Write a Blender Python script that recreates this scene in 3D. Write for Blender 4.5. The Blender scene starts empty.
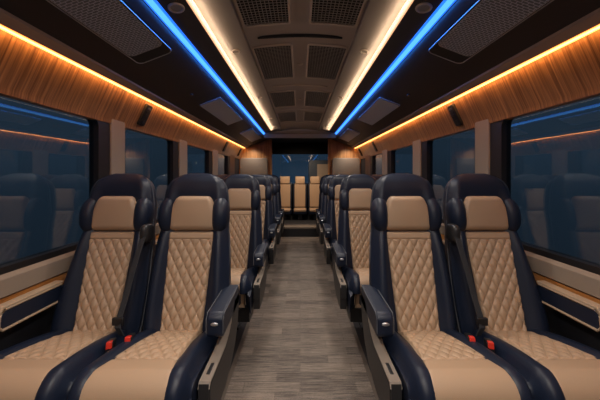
import bpy, math, random
from mathutils import Vector, Matrix
R = random.Random(7)
C = bpy.context.scene.collection
EYE = 1.28
PI = math.pi

# ------------------------------------------------------------------ materials
def mat(name, col, rough=.5, metal=0., bump=None, spec=.5, emit=None, estr=0., coat=0.):
    m = bpy.data.materials.new(name); m.use_nodes = True
    nt = m.node_tree; b = nt.nodes['Principled BSDF']
    b.inputs['Base Color'].default_value = (*col, 1)
    b.inputs['Roughness'].default_value = rough
    b.inputs['Metallic'].default_value = metal
    b.inputs['Specular IOR Level'].default_value = spec
    if coat: b.inputs['Coat Weight'].default_value = coat; b.inputs['Coat Roughness'].default_value = .15
    if emit:
        b.inputs['Emission Color'].default_value = (*emit, 1); b.inputs['Emission Strength'].default_value = estr
    if bump:
        scale, strength = bump
        tc = nt.nodes.new('ShaderNodeTexCoord'); n = nt.nodes.new('ShaderNodeTexNoise')
        n.inputs['Scale'].default_value = scale; n.inputs['Detail'].default_value = 4
        bp = nt.nodes.new('ShaderNodeBump'); bp.inputs['Strength'].default_value = strength; bp.inputs['Distance'].default_value = .002
        nt.links.new(tc.outputs['Object'], n.inputs['Vector']); nt.links.new(n.outputs['Fac'], bp.inputs['Height'])
        nt.links.new(bp.outputs['Normal'], b.inputs['Normal'])
    return m

def ramp(nt, stops):
    r = nt.nodes.new('ShaderNodeValToRGB')
    e = r.color_ramp.elements
    e[0].position, e[0].color = stops[0][0], (*stops[0][1], 1)
    e[1].position, e[1].color = stops[-1][0], (*stops[-1][1], 1)
    for p, c in stops[1:-1]:
        x = e.new(p); x.color = (*c, 1)
    return r

def mapped_noise(nt, scale, detail=4, sc=5., rough=.5):
    tc = nt.nodes.new('ShaderNodeTexCoord'); mp = nt.nodes.new('ShaderNodeMapping')
    mp.inputs['Scale'].default_value = scale
    n = nt.nodes.new('ShaderNodeTexNoise'); n.inputs['Scale'].default_value = sc; n.inputs['Detail'].default_value = detail
    n.inputs['Roughness'].default_value = rough
    nt.links.new(tc.outputs['Object'], mp.inputs['Vector']); nt.links.new(mp.outputs['Vector'], n.inputs['Vector'])
    return n

def wood_mat(name, dark, light, scale):
    m = mat(name, light, .34, coat=.25); nt = m.node_tree; b = nt.nodes['Principled BSDF']
    n = mapped_noise(nt, scale, 6, 1.0, .6)
    n2 = mapped_noise(nt, tuple(s * 3.1 for s in scale), 3, 1.0)
    mx = nt.nodes.new('ShaderNodeMath'); mx.operation = 'MULTIPLY_ADD'
    mx.inputs[1].default_value = .35
    nt.links.new(n2.outputs['Fac'], mx.inputs[0]); 
    ml = nt.nodes.new('ShaderNodeMath'); ml.operation = 'MULTIPLY'; ml.inputs[1].default_value = .65
    nt.links.new(n.outputs['Fac'], ml.inputs[0]); nt.links.new(ml.outputs[0], mx.inputs[2])
    mid = tuple((a + c) / 2 for a, c in zip(dark, light))
    r = ramp(nt, [(.36, dark), (.5, mid), (.62, light)])
    nt.links.new(mx.outputs[0], r.inputs['Fac']); nt.links.new(r.outputs['Color'], b.inputs['Base Color'])
    bp = nt.nodes.new('ShaderNodeBump'); bp.inputs['Strength'].default_value = .12; bp.inputs['Distance'].default_value = .002
    nt.links.new(mx.outputs[0], bp.inputs['Height']); nt.links.new(bp.outputs['Normal'], b.inputs['Normal'])
    return m

def carpet_mat():
    m = mat('aisle_carpet', (.2, .17, .15), .95, spec=.1); nt = m.node_tree; b = nt.nodes['Principled BSDF']
    tc = nt.nodes.new('ShaderNodeTexCoord')
    br = nt.nodes.new('ShaderNodeTexBrick')
    br.inputs['Color1'].default_value = (0, 0, 0, 1); br.inputs['Color2'].default_value = (1, 1, 1, 1)
    br.inputs['Mortar'].default_value = (.2, .2, .2, 1)
    br.inputs['Scale'].default_value = 1; br.inputs['Mortar Size'].default_value = .0025
    br.inputs['Brick Width'].default_value = .34; br.inputs['Row Height'].default_value = .085; br.offset = .43
    nt.links.new(tc.outputs['Object'], br.inputs['Vector'])
    n1 = mapped_noise(nt, (6, 120, 1), 6, 1.0, .75)
    n2 = mapped_noise(nt, (160, 260, 1), 2, 1.0, .6)
    a = nt.nodes.new('ShaderNodeMath'); a.operation = 'MULTIPLY_ADD'; a.inputs[1].default_value = .09
    s1 = nt.nodes.new('ShaderNodeMath'); s1.operation = 'MULTIPLY_ADD'; s1.inputs[1].default_value = .62
    s2 = nt.nodes.new('ShaderNodeMath'); s2.operation = 'MULTIPLY'; s2.inputs[1].default_value = .34
    nt.links.new(n2.outputs['Fac'], s2.inputs[0])
    nt.links.new(n1.outputs['Fac'], s1.inputs[0]); nt.links.new(s2.outputs[0], s1.inputs[2])
    nt.links.new(br.outputs['Color'], a.inputs[0]); nt.links.new(s1.outputs[0], a.inputs[2])
    r = ramp(nt, [(.40, (.060, .053, .049)), (.52, (.185, .155, .135)), (.66, (.35, .285, .232))])
    nt.links.new(a.outputs[0], r.inputs['Fac']); nt.links.new(r.outputs['Color'], b.inputs['Base Color'])
    bp = nt.nodes.new('ShaderNodeBump'); bp.inputs['Strength'].default_value = .5; bp.inputs['Distance'].default_value = .003
    nt.links.new(a.outputs[0], bp.inputs['Height']); nt.links.new(bp.outputs['Normal'], b.inputs['Normal'])
    return m

def weave_mat(name, dark, light, sx, sy):
    m = mat(name, light, .55); nt = m.node_tree; b = nt.nodes['Principled BSDF']
    tc = nt.nodes.new('ShaderNodeTexCoord')
    br = nt.nodes.new('ShaderNodeTexBrick'); br.inputs['Scale'].default_value = 1
    br.inputs['Color1'].default_value = (*dark, 1); br.inputs['Color2'].default_value = (*[c * 1.25 for c in dark], 1)
    br.inputs['Mortar'].default_value = (*light, 1)
    br.inputs['Brick Width'].default_value = sx; br.inputs['Row Height'].default_value = sy
    br.inputs['Mortar Size'].default_value = min(sx, sy) * .12
    nt.links.new(tc.outputs['Object'], br.inputs['Vector']); nt.links.new(br.outputs['Color'], b.inputs['Base Color'])
    bp = nt.nodes.new('ShaderNodeBump'); bp.inputs['Strength'].default_value = .6; bp.inputs['Distance'].default_value = .002
    nt.links.new(br.outputs['Fac'], bp.inputs['Height']); nt.links.new(bp.outputs['Normal'], b.inputs['Normal'])
    return m

def glass_mat():
    m = bpy.data.materials.new('night_glass'); m.use_nodes = True; nt = m.node_tree
    for n in list(nt.nodes): nt.nodes.remove(n)
    out = nt.nodes.new('ShaderNodeOutputMaterial'); mix = nt.nodes.new('ShaderNodeMixShader')
    tr = nt.nodes.new('ShaderNodeBsdfTransparent'); tr.inputs['Color'].default_value = (.62, .72, .8, 1)
    gl = nt.nodes.new('ShaderNodeBsdfGlossy'); gl.inputs['Roughness'].default_value = .015
    lw = nt.nodes.new('ShaderNodeLayerWeight'); lw.inputs['Blend'].default_value = .5
    pw = nt.nodes.new('ShaderNodeMath'); pw.operation = 'POWER'; pw.inputs[1].default_value = 4
    fr = nt.nodes.new('ShaderNodeMath'); fr.operation = 'MULTIPLY_ADD'; fr.inputs[1].default_value = .85; fr.inputs[2].default_value = .105
    nt.links.new(lw.outputs['Facing'], pw.inputs[0]); nt.links.new(pw.outputs[0], fr.inputs[0])
    nt.links.new(fr.outputs[0], mix.inputs[0]); nt.links.new(tr.outputs[0], mix.inputs[1]); nt.links.new(gl.outputs[0], mix.inputs[2])
    nt.links.new(mix.outputs[0], out.inputs['Surface'])
    return m

M = dict(
    navy=mat('navy_leather', (.0085, .0140, .031), .40, bump=(260, .25), spec=.38),
    beige=mat('beige_leather', (.42, .285, .185), .5, bump=(300, .2)),
    piping=mat('pale_piping', (.42, .31, .21), .5),
    thread=mat('grey_thread', (.10, .105, .12), .6),
    black=mat('black_plastic', (.010, .010, .012), .4),
    shell=mat('charcoal_plastic', (.020, .0195, .021), .42),
    metal=mat('dark_metal', (.05, .05, .055), .4, .6),
    taupe=mat('taupe_plastic', (.20, .165, .135), .5, bump=(200, .15)),
    fabric=mat('taupe_fabric', (.28, .222, .172), .9, bump=(420, .5), spec=.15),
    liner=mat('dark_lining', (.016, .017, .022), .6),
    ceil=mat('ceiling_taupe', (.40, .345, .305), .6, bump=(300, .1)),
    border=mat('ceiling_border_taupe', (.17, .14, .12), .55, bump=(300, .1)),
    rack=mat('rack_brown_black', (.036, .031, .033), .5, bump=(250, .15)),
    ledge=mat('rack_edge_taupe', (.40, .325, .28), .5),
    silver=mat('brushed_silver', (.55, .55, .57), .35, .9),
    bronze=mat('vent_frame_bronze', (.48, .40, .33), .4, .1),
    grille=mat('grille_bar', (.30, .28, .26), .5),
    void=mat('vent_void', (.006, .006, .007), .8),
    belt=mat('belt_webbing', (.030, .032, .038), .7, bump=(900, .4)),
    red=mat('red_button', (.62, .03, .015), .4),
    floor=mat('side_carpet', (.055, .052, .056), .95, bump=(700, .6), spec=.1),
    edge=mat('aisle_edge_strip', (.12, .095, .078), .6),
    smoke=mat('smoked_panel', (.46, .53, .68), .45),
    frit=mat('black_frit', (.004, .004, .005), .7, spec=.2),
    lens=mat('lamp_lens', (.3, .27, .24), .3),
    warmcore=mat('warm_led_core', (.8, .6, .4), .5, emit=(1., .36, .10), estr=5.),
    softcore=mat('soft_led_core', (.8, .7, .6), .5, emit=(1., .68, .42), estr=1.05),
    bluecore=mat('blue_led_core', (.1, .3, .8), .5, emit=(.085, .41, 1.), estr=1.5),
    warm=mat('warm_led', (.8, .6, .4), .5, emit=(1., .29, .06), estr=2.2),
    soft=mat('soft_white_led', (.8, .7, .6), .5, emit=(1., .48, .22), estr=.8),
    blue=mat('blue_led', (.1, .3, .8), .5, emit=(.010, .17, 1.), estr=1.3),
    wood=wood_mat('walnut_panel', (.12, .050, .018), (.47, .235, .095), (1.5, 75, 1.3)),
    woodx=wood_mat('walnut_bulkhead', (.26, .115, .042), (.56, .28, .11), (30, 1.5, 1.3)),
    wooda=wood_mat('amber_strip', (.36, .13, .03), (.56, .24, .07), (1.5, 3, 40)),
    carpet=carpet_mat(),
    mesh=weave_mat('woven_speaker_cloth', (.15, .165, .20), (.60, .64, .76), .026, .013),
    glass=glass_mat(),
)

# ------------------------------------------------------------------ mesh helpers
class MB:
    def __init__(s): s.v = []; s.f = []
    def add(s, vs, fs):
        o = len(s.v); s.v += [tuple(x) for x in vs]; s.f += [tuple(i + o for i in f) for f in fs]; return s
    def box(s, x0, x1, y0, y1, z0, z1):
        x0, x1 = min(x0, x1), max(x0, x1)
        vs = [(x, y, z) for z in (z0, z1) for y in (y0, y1) for x in (x0, x1)]
        return s.add(vs, [(0, 2, 3, 1), (4, 5, 7, 6), (0, 1, 5, 4), (2, 6, 7, 3), (0, 4, 6, 2), (1, 3, 7, 5)])
    def loft(s, secs, cap=True, closed=True, loop=False):
        n = len(secs[0]); vs = [p for q in secs for p in q]; fs = []
        m = len(secs)
        for i in range(m if loop else m - 1):
            j = (i + 1) % m
            for k in range(n if closed else n - 1):
                l = (k + 1) % n
                fs.append((i * n + k, i * n + l, j * n + l, j * n + k))
        if cap and not loop:
            fs.append(tuple(range(n))[::-1]); fs.append(tuple((m - 1) * n + k for k in range(n)))
        return s.add(vs, fs)
    def prism_x(s, poly, x0, x1):      # poly of (y, z)
        return s.loft([[(x, y, z) for y, z in poly] for x in (x0, x1)])
    def prism_y(s, poly, y0, y1):      # poly of (x, z)
        return s.loft([[(x, y, z) for x, z in poly] for y in (y0, y1)])
    def tube(s, path, r, n=8, loop=False, flat=None):
        P = [Vector(p) for p in path]; secs = []
        for i, p in enumerate(P):
            a = P[(i - 1) % len(P)] if (loop or i > 0) else p
            b = P[(i + 1) % len(P)] if (loop or i < len(P) - 1) else p
            t = (b - a).normalized()
            up = Vector((0, 0, 1)) if abs(t.z) < .9 else Vector((0, 1, 0))
            u = t.cross(up).normalized(); w = u.cross(t).normalized()
            secs.append([p + (u * math.cos(q) + w * math.sin(q)) * r for q in [2 * PI * k / n for k in range(n)]])
        return s.loft(secs, loop=loop)
    def ribbon(s, path, width_dir, w, t):
        P = [Vector(p) for p in path]; wd = Vector(width_dir).normalized(); secs = []
        for i, p in enumerate(P):
            a = P[max(i - 1, 0)]; b = P[min(i + 1, len(P) - 1)]
            nn = (b - a).cross(wd).normalized()
            secs.append([p + wd * w + nn * t, p - wd * w + nn * t, p - wd * w - nn * t, p + wd * w - nn * t])
        return s.loft(secs)
    def ellipsoid(s, c, r, e=1., nu=20, nv=12):
        def sp(v): return math.copysign(abs(v) ** e, v)
        secs = []
        for j in range(nv + 1):
            ph = -PI / 2 + PI * (j + .02) / (nv + .04) 
            secs.append([(c[0] + r[0] * sp(math.cos(ph)) * sp(math.cos(t)), c[1] + r[1] * sp(math.cos(ph)) * sp(math.sin(t)), c[2] + r[2] * sp(math.sin(ph)))
                         for t in [2 * PI * k / nu for k in range(nu)]])
        return s.loft(secs)
    def disc(s, c, r, h, axis='z', n=24, taper=1.):
        def P(a, rr, t):
            u, w = rr * math.cos(a), rr * math.sin(a)
            return (c[0] + u, c[1] + w, c[2] + t) if axis == 'z' else ((c[0] + t, c[1] + u, c[2] + w) if axis == 'x' else (c[0] + u, c[1] + t, c[2] + w))
        A = [2 * PI * k / n for k in range(n)]
        return s.loft([[P(a, r, 0) for a in A], [P(a, r * taper, h) for a in A]])
    def mesh(s, name, m, sharp=42):
        me = bpy.data.meshes.new(name); me.from_pydata(s.v, [], s.f); me.materials.append(m)
        import bmesh
        bm = bmesh.new(); bm.from_mesh(me); bmesh.ops.recalc_face_normals(bm, faces=bm.faces); bm.to_mesh(me); bm.free()
        for p in me.polygons: p.use_smooth = True
        me.set_sharp_from_angle(angle=math.radians(sharp))
        return me
    def build(s, name, m, parent=None, bevel=0., loc=None, sharp=42):
        o = bpy.data.objects.new(name, s.mesh(name, m, sharp)); C.objects.link(o)
        if loc: o.location = loc
        if parent: o.parent = parent
        if bevel:
            b = o.modifiers.new('b', 'BEVEL'); b.width = bevel; b.segments = 3; b.limit_method = 'ANGLE'; b.angle_limit = math.radians(35)
        return o

def tag(o, label=None, cat=None, group=None, kind=None):
    if label: o['label'] = label
    if cat: o['category'] = cat
    if group: o['group'] = group
    if kind: o['kind'] = kind
    return o
def empty(name, loc, label, cat, group=None):
    o = bpy.data.objects.new(name, None); C.objects.link(o); o.location = loc; o.empty_display_size = .1
    return tag(o, label, cat, group)
def struct(o, label=None): return tag(o, label, kind='structure')
def copy_tree(o, parent=None):
    c = o.copy(); C.objects.link(c)
    if parent: c.parent = parent
    for ch in list(o.children): copy_tree(ch, c)
    return c
def ss(a, b, x):
    t = min(1, max(0, (x - a) / (b - a))); return t * t * (3 - 2 * t)
def interp(tab, x):
    if x <= tab[0][0]: return tab[0][1]
    for (a, p), (b, q) in zip(tab, tab[1:]):
        if x <= b:
            t = (x - a) / (b - a); return p + (q - p) * t
    return tab[-1][1]
def smooth_interp(tab, x):
    if x <= tab[0][0]: return tab[0][1]
    if x >= tab[-1][0]: return tab[-1][1]
    n = len(tab)
    for i in range(n - 1):
        if x <= tab[i + 1][0]:
            (x0, y0), (x1, y1) = tab[i], tab[i + 1]
            def m(k):
                a, b = tab[max(k - 1, 0)], tab[min(k + 1, n - 1)]
                return (b[1] - a[1]) / (b[0] - a[0])
            h = x1 - x0; t = (x - x0) / h; m0, m1 = m(i) * h, m(i + 1) * h
            return (2*t**3 - 3*t*t + 1) * y0 + (t**3 - 2*t*t + t) * m0 + (-2*t**3 + 3*t*t) * y1 + (t**3 - t*t) * m1
def rrect(x0, x1, y0, y1, r, n=5):
    pts = []
    for cx, cy, a0 in ((x1 - r, y1 - r, 0), (x0 + r, y1 - r, 90), (x0 + r, y0 + r, 180), (x1 - r, y0 + r, 270)):
        for k in range(n + 1):
            a = math.radians(a0 + 90 * k / n); pts.append((cx + r * math.cos(a), cy + r * math.sin(a)))
    return pts

# ------------------------------------------------------------------ the seat (origin on the floor, faces -Y)
SPINE = [(.36, -.035), (.48, .0), (.70, .068), (.90, .130), (.97, .150), (1.06, .168), (1.16, .178), (1.32, .192)]
def yb(z): return smooth_interp(SPINE, z)
def back_frame(z):
    d = (yb(z + .004) - yb(z - .004)) / .008
    n = Vector((0, -1, d)).normalized()
    return Vector((0, yb(z), z)), n
BW = [(.38, .196), (.48, .208), (.62, .214), (.80, .210), (.93, .200), (.975, .192), (1.03, .190), (1.10, .188), (1.16, .181), (1.215, .170), (1.248, .153), (1.272, .128), (1.288, .098), (1.298, .06)]
BD = [(.38, .10), (.6, .125), (.9, .125), (1.0, .12), (1.15, .125), (1.298, .125)]
BR = [(1.19, 0), (1.225, .004), (1.25, .012), (1.27, .024), (1.285, .039), (1.293, .050), (1.298, .061)]
BB = [(.38, .02), (.5, .034), (.85, .034), (.95, .026), (1.0, .014), (1.12, .016), (1.2, .004), (1.3, 0)]
def gprof(a): return ss(.50, .74, a) - 1.9 * ss(.80, 1.0, a)
def backrest_mb(side=0, extra=0.):
    mb = MB(); secs = []
    zs = [.38 + .02 * i for i in range(44)] + [1.25, 1.262, 1.272, 1.28, 1.287, 1.292, 1.296, 1.298]
    for z in zs:
        P, N = back_frame(z); w = smooth_interp(BW, z); d = interp(BD, z); r = interp(BR, z); b = smooth_interp(BB, z)
        ex = extra * (1 - ss(.50, .92, z))
        def W(u): return w * u + side * ex * ss(.45, 1.0, u * side)
        sec = []
        nu = 28
        for i in range(nu + 1):
            u = -1 + 2 * i / nu; a = abs(u)
            sec.append(P + Vector((W(u), 0, 0)) + N * ((b * gprof(a) if a < .8 else b * 1 - (b + .022) * ss(.8, 1.0, a)) - r))
        for u, q in ((1.0, .35), (.985, .6), (.93, .82), (.8, .95), (.5, 1.0), (0, 1.0), (-.5, 1.0), (-.8, .95), (-.93, .82), (-.985, .6), (-1.0, .35)):
            sec.append(P + Vector((W(u), 0, 0)) + N * (-max(d * q - r * (q > .5), min(.03 + r * .6, .0625))))
        secs.append(sec)
    return mb.loft(secs)

def panel(frame, s0, s1, hw, height, nu, nv, edge=.05):
    """padded panel lying on a surface frame(s)->(P,N); closes its rim into the surface"""
    mb = MB(); vs = []
    for j in range(nv + 1):
        v = j / nv; s = s0 + (s1 - s0) * v; P, N = frame(s); w = hw(s)
        for i in range(nu + 1):
            u = -1 + 2 * i / nu
            h = height(u, v, w, s)
            vs.append(P + Vector((w * u, 0, 0)) + N * h)
    n = nu + 1
    fs = [(j * n + i, j * n + i + 1, (j + 1) * n + i + 1, (j + 1) * n + i) for j in range(nv) for i in range(nu)]
    return mb.add(vs, fs)
def rim(u, v, eu, ev):
    a = min(1, (1 - abs(u)) / eu); b = min(1, v / ev, (1 - v) / ev)
    a = math.sqrt(max(0, 1 - (1 - a) ** 2)); b = math.sqrt(max(0, 1 - (1 - b) ** 2))
    return a * b
def quilt(x, s, cw, ch, p):
    a = x / cw + s / ch; b = x / cw - s / ch
    t = abs(math.sin(PI * a)) * abs(math.sin(PI * b))
    return p * min(1, t * 1.1) ** .5
def back_panel_mb():
    hw = lambda z: interp([(.44, .105), (.60, .111), (.965, .127)], z)
    def h(u, v, w, s): return -.008 + rim(u, v, .12, .03) * (.020 + (quilt(u * w, s - .45, .048, .078, .0105) if s < .922 else .008 * min(1, abs(s - .922) / .010) ** .5))
    return panel(back_frame, .445, .966, hw, h, 100, 210)
def head_pad_mb():
    hw = lambda z: smooth_interp([(.962, .126), (.99, .134), (1.03, .139), (1.07, .136), (1.10, .127), (1.13, .114), (1.152, .100), (1.165, .084)], z)
    def h(u, v, w, s): return -.008 + rim(u, v, .26, .14) * (.036 + .012 * (1 - u * u) * math.sin(PI * v))
    return panel(back_frame, .968, 1.165, hw, h, 34, 28)

# cushion outline (y, z) from the rear top, round the front, to the bottom rear
def cushion_outline():
    pts = [(.045, .455), (.02, .472)]
    for i in range(1, 21):
        t = i / 20; pts.append((.0 - .40 * t, .478 + .080 * t + .012 * math.sin(PI * t)))
    for k in range(1, 11):
        a = math.radians(14 + 82 * k / 10); r = .072
        pts.append((-.40 - r * math.sin(a) + r * math.sin(math.radians(14)), .558 - r * math.cos(math.radians(14)) + r * math.cos(a)))
    y, z = pts[-1]
    for k in range(1, 6): pts.append((y + .006 * k, z - .024 * k))
    return pts
CO = cushion_outline()
CL = [0.]
for (a, b), (c, d) in zip(CO, CO[1:]): CL.append(CL[-1] + math.hypot(c - a, d - b))
def cush_frame(s):
    ys = [(l, p[0]) for l, p in zip(CL, CO)]; zs = [(l, p[1]) for l, p in zip(CL, CO)]
    y, z = interp(ys, s), interp(zs, s)
    e = .012; dy = interp(ys, s + e) - interp(ys, s - e); dz = interp(zs, s + e) - interp(zs, s - e)
    n = Vector((0, dz, -dy)).normalized()
    if n.z < -.2: n = -n
    return Vector((0, y, z)), n
def cw_at(s): return smooth_interp([(0, .200), (.2, .206), (.4, .214), (.5, .218), (.7, .218)], s)
def cushion_mb():
    mb = MB(); secs = []; S = [CL[-1] * i / 60 for i in range(61)]; nu = 36
    us = [-1, -.985] + [-.96 + 1.92 * i / nu for i in range(nu + 1)] + [.985, 1]
    for u in us:
        a = abs(u); sec = []
        bump = .024 * ss(.50, .72, a) - (.024 + .034) * ss(.80, 1.0, a) ** 1.3
        for s in S:
            P, N = cush_frame(s); sec.append(P + Vector((cw_at(s) * u, 0, 0)) + N * bump)
        zl = sec[-1].z; yl = sec[-1].y
        sec += [Vector((cw_at(.6) * u, yl + .03, zl - .03)), Vector((cw_at(.3) * u, -.15, .40)), Vector((cw_at(0) * u, .05, .38))]
        secs.append(sec)
    return mb.loft(secs)
CEND = CL[-1]
def chw(s): return smooth_interp([(0, .106), (.10, .109), (.28, .119), (.38, .130), (.46, .148), (.52, .166), (.60, .174), (.75, .176)], s)
def cushion_quilt_mb():
    def h(u, v, w, s): return -.006 + rim(u, v, .10, .04) * (.017 + quilt(u * w, s, .050, .070, .0078))
    return panel(cush_frame, .035, .388, chw, h, 100, 140)
def cushion_front_mb():
    def h(u, v, w, s): return -.006 + rim(u, v, .10, .05) * .025
    return panel(cush_frame, .387, CEND - .01, chw, h, 40, 50)
def wing_mb(sx):
    mb = MB(); secs = []
    P, N = back_frame(1.055)
    mb.ellipsoid((0, 0, 0), (.046, .064, .100), .85, 22, 16)
    th = math.radians(9)
    out = []
    for x, y, z in mb.v:
        x2 = x + .010 * math.cos(z / .09 * 1.2)
        out.append((sx * (.142 + x2), P.y + .012 + y + .17 * z, 1.058 + z))
    mb.v = out
    return mb
def seam_mb():
    mb = MB()
    for sx in (-1, 1):
        path = []
        for i in range(30):
            z = .46 + .80 * i / 29; P, N = back_frame(z); w = smooth_interp(BW, z)
            path.append(P + Vector((sx * (w + .001), 0, 0)) - N * .042)
        mb.tube(path, .0028, 6)
    return mb
def cushion_piping_mb(w0=1.0):
    mb = MB()
    for sx in (-1, 1):
        path = []
        for i in range(40):
            s = .06 + (CEND - .08) * i / 39; P, N = cush_frame(s)
            path.append(P + Vector((sx * (chw(s) + .002), 0, 0)) + N * .010)
        mb.tube(path, .0022, 6)
    return mb

ME = {}
def shared(key, f, m):
    if key not in ME: ME[key] = f().mesh(key, m)
    return ME[key]
def part(name, me, parent, label=None):
    o = bpy.data.objects.new(name, me); C.objects.link(o); o.parent = parent
    if label: o['label'] = label
    return o

def arm_poly(y0, y1, z0, z1, rise=.0):
    return [(y0 + .012, z0), (y0, z0 + .018), (y0 + .004, z1 - .022), (y0 + .025, z1), (y1 - .02, z1 + rise), (y1, z1 + rise - .02), (y1, z0 + rise + .015), (y1 - .015, z0 + rise)]

SH_TOP = [(-.372, .478), (-.360, .495), (-.25, .498), (-.15, .502), (-.09, .520), (-.045, .552), (-.01, .595), (.015, .64)]
SH_BOT = [(.125, .64), (.12, .56), (.085, .47), (.03, .405), (-.05, .355), (-.15, .325), (-.30, .315), (-.368, .325)]
def buckle(root, x, y, z, rz):
    bo = MB().box(-.014, .014, -.065, .01, -.022, .020).build('buckle', M['black'], root, .004, (x, y, z))
    bo.rotation_euler = (math.radians(-14), 0, rz)
    MB().box(-.011, .011, -.073, -.046, -.004, .0235).build('release_button', M['red'], bo, .003)
def make_seat(side, aisle):
    """side -1 left bank, +1 right bank; 'a' is the local x direction towards the aisle"""
    a = -side
    root = empty('passenger_seat', (0, 0, 0), 'x', 'seat', 'quilted passenger seats in rows')
    bk = part('backrest', shared('backrest%d%d' % (side, aisle), lambda: backrest_mb(a if aisle else -a, .014 if aisle else .040), M['navy']), root)
    part('quilted_panel', shared('quilted_panel', back_panel_mb, M['beige']), bk, 'beige diamond quilted leather panel')
    part('seam', shared('seam', seam_mb, M['thread']), bk)
    part('headrest_pad', shared('headrest_pad', head_pad_mb, M['beige']), root, 'smooth beige leather head pad')
    for sx in (-1, 1): part('headrest_wing', shared('wing%d' % sx, lambda: wing_mb(sx), M['navy']), root)
    cu = part('cushion', shared('cushion', cushion_mb, M['navy']), root)
    part('quilted_panel', shared('cushion_quilt', cushion_quilt_mb, M['beige']), cu, 'beige diamond quilted leather panel')
    part('front_panel', shared('cushion_front', cushion_front_mb, M['beige']), cu, 'smooth beige leather cushion front')
    part('piping', shared('cushion_piping', cushion_piping_mb, M['piping']), cu)
    if 'base' not in ME:
        ME['base'] = MB().box(-.19, .19, -.34, .06, .22, .385).mesh('seat_base', M['shell'])
        ME['legA'] = MB().box(-.03, .03, -.30, -.22, 0, .225).add(*(lambda q: (q.v, q.f))(MB().box(-.045, .045, -.33, -.19, 0, .02))).mesh('leg', M['metal'])
        ME['legB'] = MB().box(-.03, .03, -.02, .05, 0, .225).add(*(lambda q: (q.v, q.f))(MB().box(-.045, .045, -.05, .08, 0, .02))).mesh('leg', M['metal'])
    part('seat_base', ME['base'], root); part('leg', ME['legA'], root); part('leg', ME['legB'], root)
    if aisle:
        x0, x1 = a * .194, a * .268
        ar = MB().prism_x(arm_poly(-.20, .13, .566, .672, .012), x0, x1).build('armrest', M['navy'], root, .012)
        MB().ellipsoid((a * .231, -.200, .630), (.017, .005, .008)).build('button', M['silver'], ar)
        mb = MB()
        for xx in (x0, x1):
            mb.tube([(xx, y, z) for y, z in ((-.197, .588), (-.196, .650), (-.175, .671), (0, .676), (.11, .683))], .0022, 6)
        mb.build('piping', M['thread'], ar)
        sh = MB().prism_x(SH_TOP + SH_BOT, a * .222, a * .268).build('side_shield', M['shell'], root, .006)
        tr = MB().ribbon([(a * .245, y, z + .003) for y, z in SH_TOP], (1, 0, 0), .022, .004)
        tr.build('shield_trim', M['taupe'], sh)
        MB().prism_x([(-.372, .50), (-.377, .478), (-.377, .405), (-.372, .40)], a * .226, a * .264).build('shield_cap', M['shell'], sh)
        MB().box(a * .238, a * .252, -.325, -.262, .500, .5065).build('latch', M['black'], sh, .002)
    else:
        o0, o1 = -a * .205, -a * .268
        ar = MB().prism_x(arm_poly(-.26, .06, .628, .712, .0), o0, o1).build('armrest', M['navy'], root, .012)
        mb = MB()
        mb.tube([(o0, y, z) for y, z in ((.05, .629), (-.246, .629), (-.261, .648), (-.257, .690), (-.235, .713), (.04, .713))], .006, 6)
        mb.build('piping', M['piping'], ar)
        MB().prism_x([(-.262, .690), (-.240, .716), (.05, .716), (.05, .728), (-.246, .728), (-.270, .700)], o0 + a * .004, o0 - a * .04).build('top_strip', M['piping'], ar, .003)
        # lap-and-shoulder belt on the side next to the aisle seat
        g = MB(); g.ellipsoid((a * .208, .105, .965), (.022, .05, .05), .6).build('belt_guide', M['shell'], root)
        pts = [(.212, .060, .955), (.206, .030, .89), (.194, -.010, .78), (.186, -.045, .68), (.178, -.085, .590), (.182, -.10, .560), (.192, -.085, .515)]
        path = []
        for i in range(len(pts) - 1):
            for k in range(6):
                t = k / 6; path.append([p + (q - p) * t for p, q in zip(pts[i], pts[i + 1])])
        path.append(pts[-1])
        MB().ribbon([(a * x, y, z) for x, y, z in path], (a * .94, -.30, .1), .017, .0016).build('seat_belt', M['belt'], root)
        MB().box(-.026, .026, -.008, .008, -.018, .018).build('belt_tongue', M['black'], root, .004, (a * .178, -.090, .585))
        buckle(root, a * .203, -.165, .527, a * .4)
    if aisle: buckle(root, -a * .172, -.130, .530, a * .3)
    return root

AX, WX = .605, 1.045
ROWS = [1.40, 2.33, 3.33, 4.18, 4.88]
ORD = ['front', 'second', 'third', 'fourth', 'rearmost']
for side, sn in ((-1, 'left'), (1, 'right')):
    for aisle in (True, False):
        proto = make_seat(side, aisle)
        for i, y in enumerate(ROWS):
            s = proto if i == 0 else copy_tree(proto)
            s.location = (side * ((AX if aisle else WX) - (.05 if i else 0)), y, 0)
            kind = 'aisle' if aisle else 'window'
            s['label'] = ('navy and beige quilted leather %s seat, %s row of pairs, %s of the aisle' % (kind, ORD[i], sn))

# ------------------------------------------------------------------ rear bench seats
def bench_seat():
    root = empty('rear_seat', (0, 0, 0), 'x', 'seat', 'plain beige seats across the back')
    D = -.13
    def px(pts, w): return MB().prism_x([(y, z + D) for y, z in pts], -w, w)
    px([(.0, .38), (.0, .42), (.085, .98), (.10, 1.02), (.16, 1.02), (.20, .98), (.13, .40)], .178).build('backrest', M['navy'], root, .02)
    px([(-.018, .42), (.065, .985), (.09, .985), (.02, .42)], .138).build('back_panel', M['beige'], root, .012)
    px([(.062, .995), (.068, 1.15), (.085, 1.19), (.14, 1.19), (.16, 1.15), (.15, .995)], .125).build('headrest', M['beige'], root, .022)
    MB().box(-.178, .178, -.36, .05, .27 + D, .39 + D).build('cushion', M['navy'], root, .025)
    MB().box(-.150, .150, -.37, .0, .335 + D, .40 + D).build('cushion_panel', M['beige'], root, .02)
    MB().box(-.05, .05, -.2, -.1, 0, .275 + D).build('pedestal', M['metal'], root)
    return root
PLAT = .20
pb = bench_seat()
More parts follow.
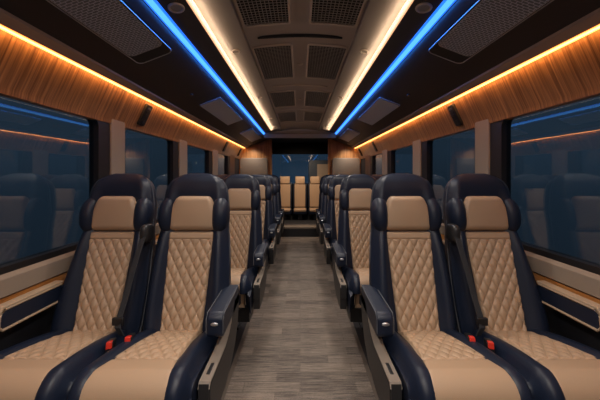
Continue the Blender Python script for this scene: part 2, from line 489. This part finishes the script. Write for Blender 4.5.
for i, (x, t) in enumerate(((0, 'middle one facing straight down the aisle'), (-.385, 'left of the middle one'), (.385, 'right of the middle one'))):
    s = pb if i == 0 else copy_tree(pb)
    s.location = (x, 6.98, PLAT)
    s['label'] = 'plain beige seat on the rear platform, ' + t
lk = empty('locker', (.60, 7.34, PLAT), 'dark blue locker with beige louvred front beside the rear window', 'locker')
lb = rrect(-.37, .20, -.2, 1.49, .10, 6)
MB().loft([[(x, y, max(z, 0)) for x, z in lb] for y in (-.10, .16)]).build('body', mat('locker_blue', (.022, .034, .055), .45), lk, .01)
mbx = MB()
for k in range(9): mbx.box(-.125 + .03 * k, -.105 + .03 * k, -.118, -.10, .8, 1.36)
mbx.box(-.145, .145, -.108, -.099, .78, 1.38).build('louvre_panel', mat('louvre_beige', (.24, .19, .15), .6), lk)

# ------------------------------------------------------------------ floor
Y0, Y1, YP, YB, YR = -1.5, 7.62, 5.73, 6.02, 7.55
struct(MB().box(-1.5, 1.5, Y0 - .1, Y1, -.06, 0).build('floor', M['floor']), 'dark carpeted floor under the seats')
struct(MB().box(-.432, .432, Y0, YP, 0, .006).build('floor_aisle', M['carpet']), 'brown streaked carpet runner down the aisle')
for k, sx in enumerate((-1, 1)):
    struct(MB().box(sx * .432, sx * .458, Y0, YP, 0, .009).build('trim_%d' % (k + 1), M['edge']), 'brown edging strip beside the aisle carpet, %s side' % ('left', 'right')[k])
struct(MB().box(-1.34, 1.34, YP, Y1, 0, PLAT).build('floor_platform', M['liner'], bevel=.006), 'raised dark rear platform with one step')
struct(MB().box(-.60, .60, YP - .012, YP + .14, PLAT - .03, PLAT + .006).build('trim_3', M['taupe'], bevel=.004), 'taupe nosing on the step up to the rear platform')
struct(MB().box(-.60, .60, YP + .16, YP + .30, PLAT, PLAT + .004).build('trim_4', M['carpet']), 'carpet strip on top of the rear step')

# ------------------------------------------------------------------ side walls
WALLX = 1.33
ZB, ZT = EYE - .407, EYE + .372
WIN = [(-1.2, 1.80), (2.075, 2.86), (3.21, 3.98), (4.40, 5.02)]
WB = [(-1.3, 1.905), (2.075, 2.985), (3.21, 4.13), (4.40, 5.14)]
def prof_strip(side, pts, t): 
    """thick strip through (x,z) points, thickened outwards"""
    q = [(x + t, z) for x, z in pts[::-1]]
    return [(side * x, z) for x, z in pts + q]
def strip(side, p, q, t, cw, key, y0, y1, label):
    (xa, za), (xb, zb) = p, q
    o = MB().prism_y([(side * xa, za), (side * xb, zb), (side * xb, zb + t), (side * xa, za + t)], y0, y1).build('ceiling_light_strip', M[key])
    tag(o, label, 'light strip', 'light strips', 'thing')
    m0, m1 = .5 - cw / 2, .5 + cw / 2
    e = [(xa + (xb - xa) * k, za + (zb - za) * k) for k in (m0, m1)]
    MB().prism_y([(side * e[0][0], e[0][1] - .002), (side * e[1][0], e[1][1] - .002), (side * e[1][0], e[1][1] + .002), (side * e[0][0], e[0][1] + .002)], y0, y1).build('bright_core', M[key + 'core'], o)
    return o
wn = 0; tn = 4; pn = 0
for side, sn in ((-1, 'left'), (1, 'right')):
    w = MB()
    w.box(side * 1.335, side * 1.42, Y0, Y1, 0, ZB - .03)            # lower lining
    w.box(side * 1.335, side * 1.42, Y0, Y1, ZT + .01, 2.35)
    w.box(side * 1.335, side * 1.42, 5.14, Y1, ZB - .03, ZT + .01)
    w.box(side * 1.335, side * 1.42, Y0, -1.2, ZB - .03, ZT + .01)
    w = w.build('wall_' + sn, M['liner']); struct(w, 'dark lining of the %s side wall' % sn)
    for (a, b), (fa, fb) in zip(WIN, WB):
        wn += 1
        wr = bpy.data.objects.new('window_%d' % wn, None); C.objects.link(wr); wr.location = (side * WALLX, (a + b) / 2, (ZB + ZT) / 2)
        struct(wr, 'dark side window number %d from the front on the %s' % (WIN.index((a, b)) + 1, sn))
        cy, cz = (a + b) / 2, (ZB + ZT) / 2
        inner = rrect(a - cy, b - cy, ZB - cz, ZT - cz, .05, 6)
        outer = []
        n = len(inner)
        o0, o1, p0, p1 = fa - cy - .02, fb - cy, ZB - cz - .05, ZT - cz + .03
        outer = rrect(o0, o1, p0, p1, .004, 6)
        fm = MB()
        xi, xo = side * -.012, side * .05
        fm.loft([[(xi, y, z) for y, z in inner], [(xi, y, z) for y, z in outer], [(xo, y, z) for y, z in outer], [(xo, y, z) for y, z in inner]], loop=True)
        fm.build('window_frame', M['black'], wr, sharp=30)
        MB().box(side * .020, side * .026, a - cy - .03, b - cy + .03, ZB - cz - .03, ZT - cz + .025).build('pane', M['glass'], wr)
    for (f0, f1), t in zip(((1.905, 2.055), (2.985, 3.19), (4.13, 4.38), (5.14, 5.50)), ('first', 'second', 'third', 'fourth')):
        pn += 1
        o = MB().box(side * 1.305, side * 1.36, f0, f1, ZB - .02, ZT + .05).build('pillar_%d' % pn, M['fabric'], bevel=.008)
        struct(o, 'taupe covered %s pillar between the windows on the %s' % (t, sn))
    def trim(label, poly, y0, y1, m, bev=0):
        global tn
        tn += 1
        o = MB().prism_y(poly, y0, y1).build('trim_%d' % tn, m, bevel=bev); return struct(o, label)
    trim('beige sill band under the %s windows' % sn, [(side * x, z) for x, z in ((1.36, EYE - .437), (1.318, EYE - .437), (1.298, EYE - .455), (1.298, EYE - .535), (1.36, EYE - .535))], Y0, YB, M['fabric'], .004)
    trim('amber wood strip below the sill band on the %s' % sn, [(side * x, z) for x, z in ((1.36, EYE - .541), (1.306, EYE - .541), (1.306, EYE - .60), (1.36, EYE - .60))], Y0, YB, M['wooda'])
    trim('beige ledge below the amber strip on the %s' % sn, [(side * x, z) for x, z in ((1.36, EYE - .605), (1.300, EYE - .605), (1.296, EYE - .63), (1.36, EYE - .63))], Y0, YB, M['fabric'], .003)
    fr = [(1.322, ZT - .012), (1.312, ZT - .010), (1.309, ZT + .004), (1.306, ZT + .02), (1.270, ZT + .095), (1.238, ZT + .165), (1.212, EYE + .597)]
    trim('glowing walnut panel above the %s windows' % sn, prof_strip(side, fr, .03), Y0, YB, M['wood'])
    # LED cove
    strip(side, (1.212, EYE + .592), (1.190, EYE + .600), .008, .35, 'warm', Y0 + .1, YB - .02, 'thin amber light strip above the walnut panel on the %s' % sn)
    # overhead rack
    rk = MB().prism_y([(side * x, z) for x, z in ((1.335, EYE + .615), (1.19, EYE + .609), (1.125, EYE + .628), (.695, EYE + .793), (.695, EYE + .95), (1.335, EYE + .95))], Y0, YB).build('ceiling_' + sn, M['rack'])
    struct(rk, 'long dark overhead rack housing along the %s side' % sn)
    MB().prism_y([(side * x, z) for x, z in ((1.189, EYE + .606), (1.182, EYE + .598), (1.128, EYE + .618), (1.122, EYE + .630))], Y0, YB - .01).build('edge_trim', M['ledge'], rk)
    strip(side, (.702, EYE + .787), (.665, EYE + .805), .008, .62, 'blue', Y0 + .1, 5.28, 'bright blue light strip along the %s overhead rack' % sn)
    trim('dark soffit between blue and white light strips, %s side' % sn, [(side * x, z) for x, z in ((.694, EYE + .815), (.672, EYE + .809), (.655, EYE + .825), (.548, EYE + .842), (.548, EYE + .96), (.694, EYE + .96))], Y0, 5.3, M['rack'])
    strip(side, (.550, EYE + .842), (.518, EYE + .846), .008, .40, 'soft', Y0 + .1, 5.12, 'soft white light strip along the %s edge of the ceiling' % sn)
    trim('taupe sloping ceiling border on the %s' % sn, [(side * x, z) for x, z in ((.547, EYE + .861), (.519, EYE + .851), (.43, EYE + .868), (.345, EYE + .858), (.338, EYE + .866), (.338, EYE + .97), (.547, EYE + .97))], Y0, 5.3, M['border'])

# ------------------------------------------------------------------ ceiling
def vz(x): return EYE + .898 - .024 * (x / .33) ** 2
cp = [(-.338 + .676 * i / 24, vz(-.338 + .676 * i / 24)) for i in range(25)]
struct(MB().prism_y(cp + [(.338, EYE + .99), (-.338, EYE + .99)], Y0, 5.3).build('ceiling', M['ceil']), 'dark taupe vaulted centre ceiling with vents')
struct(MB().box(-1.42, 1.42, Y0 - .1, Y1, EYE + .97, EYE + 1.05).build('ceiling_roof', M['liner']), 'dark roof above the racks')
VP_ = [(.92, 1.61), (1.87, 2.50), (2.89, 3.52), (3.83, 4.46)]
def vent(x0, x1, y0, y1):
    cx, cy = (x0 + x1) / 2, (y0 + y1) / 2
    zc = vz(cx)
    v = empty('ceiling_vent', (cx, cy, zc), 'x', 'vent', 'ceiling vents')
    def pt(x, y, dz): return (x - cx, y - cy, vz(x) - zc + dz)
    mb = MB(); nx = 8
    for k in range(nx):
        xa, xb = x0 + (x1 - x0) * k / nx, x0 + (x1 - x0) * (k + 1) / nx
        mb.add([pt(xa, y0, -.001), pt(xb, y0, -.001), pt(xb, y1, -.001), pt(xa, y1, -.001)], [(0, 1, 2, 3)])
    mb.build('backing', M['void'], v)
    ring = rrect(x0, x1, y0, y1, .022, 5); n = len(ring)
    # densify long edges
    rr = []
    for i in range(n):
        p, q = ring[i], ring[(i + 1) % n]
        L = math.hypot(q[0] - p[0], q[1] - p[1]); m = max(1, int(L / .05))
        for k in range(m): rr.append((p[0] + (q[0] - p[0]) * k / m, p[1] + (q[1] - p[1]) * k / m))
    MB().tube([pt(x, y, -.004) for x, y in rr], .0075, 8, loop=True).build('frame', M['bronze'], v)
    g = MB()
    nb = 13; ny = int((y1 - y0) / .021)
    for k in range(1, nb):
        x = x0 + (x1 - x0) * k / nb; z = vz(x) - zc
        g.box(x - cx - .0018, x - cx + .0018, y0 - cy, y1 - cy, z - .007, z - .002)
    for k in range(1, ny):
        y = y0 + (y1 - y0) * k / ny
        g.ribbon([pt(x0 + (x1 - x0) * q / 8, y, -.004) for q in range(9)], (0, 1, 0), .0018, .0018)
    g.build('grille', M['grille'], v)
    return v
for i, (a, b) in enumerate(VP_):
    for sx, sn in ((-1, 'left'), (1, 'right')):
        x0, x1 = sorted((sx * .058, sx * .325))
        v = vent(x0, x1, a, b)
        v['label'] = 'square mesh ceiling vent, %s pair from the front, %s side' % (('first', 'second', 'third', 'fourth')[i], sn)
for k, y in enumerate((1.755, 2.72, 3.70, 4.66)):
    o = MB()
    secs = []
    for i in range(17):
        x = -.27 + .54 * i / 16; hw = .018 * math.sqrt(max(.02, 1 - (abs(x) / .272) ** 6))
        secs.append([(x, y + hw * math.cos(t), vz(x) - .004 + .007 * math.sin(t)) for t in [2 * PI * q / 8 for q in range(8)]])
    o.loft(secs)
    o = o.build('ceiling_air_slot', M['void'] if k == 0 else M['bronze'])
    tag(o, 'long slim slot across the ceiling behind the %s vent pair' % ('first', 'second', 'third', 'fourth')[k], 'air slot', 'ceiling slots', 'thing')
for k, y in enumerate((2.21, 3.22)):
    o = MB().ellipsoid((0, y, EYE + .898), (.026, .022, .010)).build('oval_fitting', M['bronze'])
    tag(o, 'small oval fitting between the %s pair of ceiling vents' % ('second', 'third')[k], 'ceiling fitting', 'oval ceiling fittings')

# header beam over the rear opening
struct(MB().box(-.69, .69, 5.30, 5.36, EYE + .73, EYE + .97).build('wall_header', M['ceil']), 'dark header across the end of the ceiling')
tn += 1
struct(MB().box(-.60, .60, 5.255, 5.30, EYE + .80, EYE + .85).build('trim_%d' % tn, M['fabric'], bevel=.006), 'taupe beam across the end of the ceiling')
struct(MB().box(-.72, .72, 5.36, Y1, EYE + .90, EYE + .97).build('ceiling_rear', M['liner']), 'black ceiling over the rear platform')

SL = (.793 - .628) / (1.125 - .695)
def rz(x): return EYE + .628 + SL * (1.125 - abs(x))
ang = math.atan(SL)
# downlights
def downlight(x, y, z, nrm, label, r=.028):
    o = empty('downlight', (x, y, z), label, 'downlight', 'round ceiling downlights')
    ring = [(r * math.cos(2 * PI * k / 20), r * math.sin(2 * PI * k / 20), -.001) for k in range(20)]
    MB().tube(ring, .006, 8, loop=True).build('rim', M['bronze'], o)
    MB().disc((0, 0, .001), r * .95, -.002).build('lens', M['lens'], o)
    o.rotation_euler = (0, nrm, 0)
    return o
for sx, sn in ((-1, 'left'), (1, 'right')):
    for y, t in ((1.91, 'beside the second vent pair'), (3.03, 'beside the third vent pair'), (4.15, 'beside the fourth vent pair')):
        downlight(sx * .445, y, EYE + .864, -sx * .19 * -1, 'small round downlight in the %s ceiling border %s' % (sn, t), .024)
    downlight(sx * 1.03, 5.80, rz(1.03) - .001, sx * ang, 'round downlight under the end of the %s rack at the bulkhead' % sn, .03)
    downlight(sx * .612, 1.36, EYE + .8305, sx * .157, 'round downlight in the dark soffit beside the %s blue strip' % sn, .034)

# panels on the racks
def rack_panel(side, y0, y1, grand, label):
    cx, cy = side * .873, (y0 + y1) / 2
    o = empty('ceiling_speaker_panel', (cx, cy, rz(cx)), label, 'speaker panel', 'panels under the overhead racks')
    o.rotation_euler = (0, side * ang, 0)
    h = (y1 - y0) / 2; W = .108
    ring = rrect(-W, W, -h, h, .035 if grand else .012, 6)
    t = .016 if grand else .012
    MB().loft([[(x, y, 0.0) for x, y in ring], [(x, y, -t) for x, y in ring]]).build('housing', M['black'] if grand else M['smoke'], o, .003)
    if grand:
        r2 = rrect(-W + .010, W - .010, -h, h - .10, .03, 6)
        MB().loft([[(x, y, -t + .004) for x, y in r2], [(x, y, -t - .003) for x, y in r2]]).build('speaker_cloth', M['mesh'], o)
        MB().tube([(x, y, -t) for x, y in ring], .0032, 6, loop=True).build('outline', M['silver'], o)
        MB().tube([(x, y, -t - .002) for x, y in r2], .0022, 6, loop=True).build('inner_outline', M['silver'], o)
    else:
        e = [(W * side, -h + .012, -t), (W * side, h - .012, -t)]
        MB().tube([(x, y, -t) for x, y in ring], .002, 6, loop=True).build('outline', M['thread'], o)
    return o
for side, sn in ((-1, 'left'), (1, 'right')):
    rack_panel(side, .35, 1.66, True, 'large silver edged woven speaker panel under the %s rack' % sn)
    rack_panel(side, 2.66, 3.70, False, 'plain grey panel under the %s rack, nearer of the two' % sn)
    rack_panel(side, 4.42, 5.52, False, 'plain grey panel under the %s rack, nearest the rear bulkhead' % sn)
    o = MB().disc((side * .935, 2.37, rz(.935) + .002), .012, -.014).build('rack_latch', M['shell']); tag(o, 'tiny dark round catch under the %s rack' % sn, 'catch', 'rack catches')
    # control panels on the walnut
    for y, t in ((2.22, 'above the second window'), (4.62, 'above the fourth window'), (5.72, 'next to the rear bulkhead')):
        z0, z1 = ZT + .028, EYE + .582
        xa, xb = 1.303, 1.218
        o = empty('control_panel', (side * (xa + xb) / 2, y, (z0 + z1) / 2), 'small black switch panel on the %s walnut %s' % (sn, t), 'control panel', 'switch panels on the walnut')
        tilt = math.atan2(xa - xb, z1 - z0); L = math.hypot(xa - xb, z1 - z0) / 2
        o.rotation_euler = (0, -side * tilt, 0)
        rr = rrect(-.043, .043, -L * .92, L * .92, .018, 5)
        MB().loft([[(side * .004, p, q) for p, q in rr], [(-side * .020, p * .9, q * .97) for p, q in rr]]).build('housing', M['black'], o, .003)
        mb = MB(); 
        for k in range(3): 
            bq = MB().box(-side * .019, -side * .024, -.022, .022, L * (.50 - .28 * k), L * (.68 - .28 * k)); bq.build('button', M['shell'] if k else M['thread'], o, .002)
        MB().disc((-side * .019, 0, -L * .55), .018, -side * .004, 'x').build('speaker_dot', M['shell'], o)

# ------------------------------------------------------------------ rear of the bus
for side, sn in ((-1, 'left'), (1, 'right')):
    wl = MB().prism_y([(side * x, z) for x, z in ((.615, 0), (1.335, 0), (1.335, EYE + .80), (.615, EYE + .80))], YB, YB + .05).build('wall_rear_' + sn, M['woodx'])
    struct(wl, 'walnut rear bulkhead, %s of the opening' % sn)
    pr = rrect(.70, 1.31, .35, EYE + .385, .06, 6)
    MB().loft([[(side * x, yy, z) for x, z in pr] for yy in (YB - .035, YB + .002)]).build('bulkhead_pad', M['fabric'], wl, .012)
bw = MB()
bw.box(-1.335, 1.335, YR, YR + .06, 0, 1.05); bw.box(-1.335, 1.335, YR, YR + .06, EYE + .59, EYE + .97)
bw.box(-1.335, -.95, YR, YR + .06, 1.05, EYE + .59); bw.box(.95, 1.335, YR, YR + .06, 1.05, EYE + .59)
struct(bw.build('wall_back', M['frit']), 'black rear wall around the rear window')
wn += 1
wr = bpy.data.objects.new('window_%d' % wn, None); C.objects.link(wr); wr.location = (0, YR, 1.45); struct(wr, 'dark blue rear window behind the back seats')
MB().box(-.97, .97, .02, .026, -.42, .44).build('pane', M['glass'], wr)
struct(MB().box(-1.42, 1.42, Y0 - .1, Y0, 0, 2.3).build('wall_front', M['liner']), 'dark front partition')

# ------------------------------------------------------------------ world, lights, camera
w = bpy.data.worlds.new('dusk'); bpy.context.scene.world = w; w.use_nodes = True
nt = w.node_tree; bg = nt.nodes['Background']
tc = nt.nodes.new('ShaderNodeTexCoord'); sp = nt.nodes.new('ShaderNodeSeparateXYZ')
nt.links.new(tc.outputs['Generated'], sp.inputs[0])
r = ramp(nt, [(.30, (.018, .024, .031)), (.47, (.025, .037, .050)), (.54, (.037, .055, .074)), (.8, (.031, .046, .062))])
rb = ramp(nt, [(.30, (.020, .032, .045)), (.47, (.034, .062, .094)), (.54, (.034, .058, .084)), (.8, (.030, .048, .068))])
mr = nt.nodes.new('ShaderNodeMath'); mr.operation = 'MULTIPLY_ADD'; mr.inputs[1].default_value = .5; mr.inputs[2].default_value = .5
nt.links.new(sp.outputs['Z'], mr.inputs[0]); nt.links.new(mr.outputs[0], r.inputs['Fac']); nt.links.new(mr.outputs[0], rb.inputs['Fac'])
az = nt.nodes.new('ShaderNodeMapRange'); az.inputs['From Min'].default_value = .90; az.inputs['From Max'].default_value = .99
nt.links.new(sp.outputs['Y'], az.inputs['Value'])
mxw = nt.nodes.new('ShaderNodeMixRGB'); nt.links.new(az.outputs[0], mxw.inputs['Fac']); nt.links.new(r.outputs['Color'], mxw.inputs['Color1']); nt.links.new(rb.outputs['Color'], mxw.inputs['Color2'])
nt.links.new(mxw.outputs['Color'], bg.inputs['Color'])
bg.inputs['Strength'].default_value = 1.0

def spot(x, y, z, e, col=(1., .90, .79), size=150, rad=.06, aim=None):
    l = bpy.data.lights.new('downlight_or_fill', 'SPOT'); l.energy = e; l.color = col; l.spot_size = math.radians(size); l.spot_blend = .9; l.shadow_soft_size = rad
    o = bpy.data.objects.new('downlight_or_fill', l); C.objects.link(o); o.location = (x, y, z)
    if aim: o.rotation_euler = (Vector(aim) - Vector((x, y, z))).to_track_quat('-Z', 'Y').to_euler()
    return o
def strip_lamp(x, z, nx, nz, y0, y1, w, e, col):
    l = bpy.data.lights.new('strip_lamp', 'AREA'); l.shape = 'RECTANGLE'; l.size = w; l.size_y = y1 - y0; l.energy = e; l.color = col
    o = bpy.data.objects.new('strip_lamp', l); C.objects.link(o); o.location = (x, (y0 + y1) / 2, z)
    d = Vector((nx, 0, nz)).normalized(); zax = -d; yax = Vector((0, 1, 0)); xax = yax.cross(zax)
    o.rotation_euler = Matrix((xax, yax, zax)).transposed().to_euler()
for sx in (-1, 1):
    strip_lamp(sx * 1.186, EYE + .590, sx * .85, -.5, Y0 + .1, YB - .03, .012, 6.5, (1., .47, .15))
    strip_lamp(sx * .505, EYE + .828, -sx * .25, 1., Y0 + .1, 5.1, .012, 6, (1., .72, .48))
    strip_lamp(sx * .708, EYE + .780, sx * .9, -.05, Y0 + .1, 5.26, .012, 4, (.02, .24, 1.))
    for y, e in ((-.9, 70), (.2, 60), (1.36, 20), (1.91, 30), (3.03, 35), (4.15, 35)):  # foremost spots have no fitting: unseen fill added to light the front seats
        spot(sx * .445, y, EYE + .855, e)
spot(0, 6.1, EYE + .87, 95, col=(1., .74, .5), size=120, aim=(0, 7.0, .6))  # added rear fill without a fitting, brightens the back seats
for sx in (-1, 1): spot(sx * 1.03, 5.80, rz(1.03) - .02, 14, size=120, aim=(sx * 1.05, 6.0, 1.2))

cam = bpy.data.cameras.new('camera'); co = bpy.data.objects.new('camera', cam); C.objects.link(co)
co.location = (0, 0, EYE); co.rotation_euler = (PI / 2, 0, 0)
cam.sensor_width = 36; cam.lens = 275 / 600 * 36; cam.shift_y = -24.4 / 600; cam.clip_start = .02
sc = bpy.context.scene; sc.camera = co
sc.view_settings.view_transform = 'Standard'; sc.view_settings.look = 'None'; sc.view_settings.gamma = 1; sc.view_settings.use_curve_mapping = False
sc.view_settings.exposure = 0.0
sc.cycles.use_denoising = True
sc.cycles.max_bounces = 8; sc.cycles.sample_clamp_indirect = 6
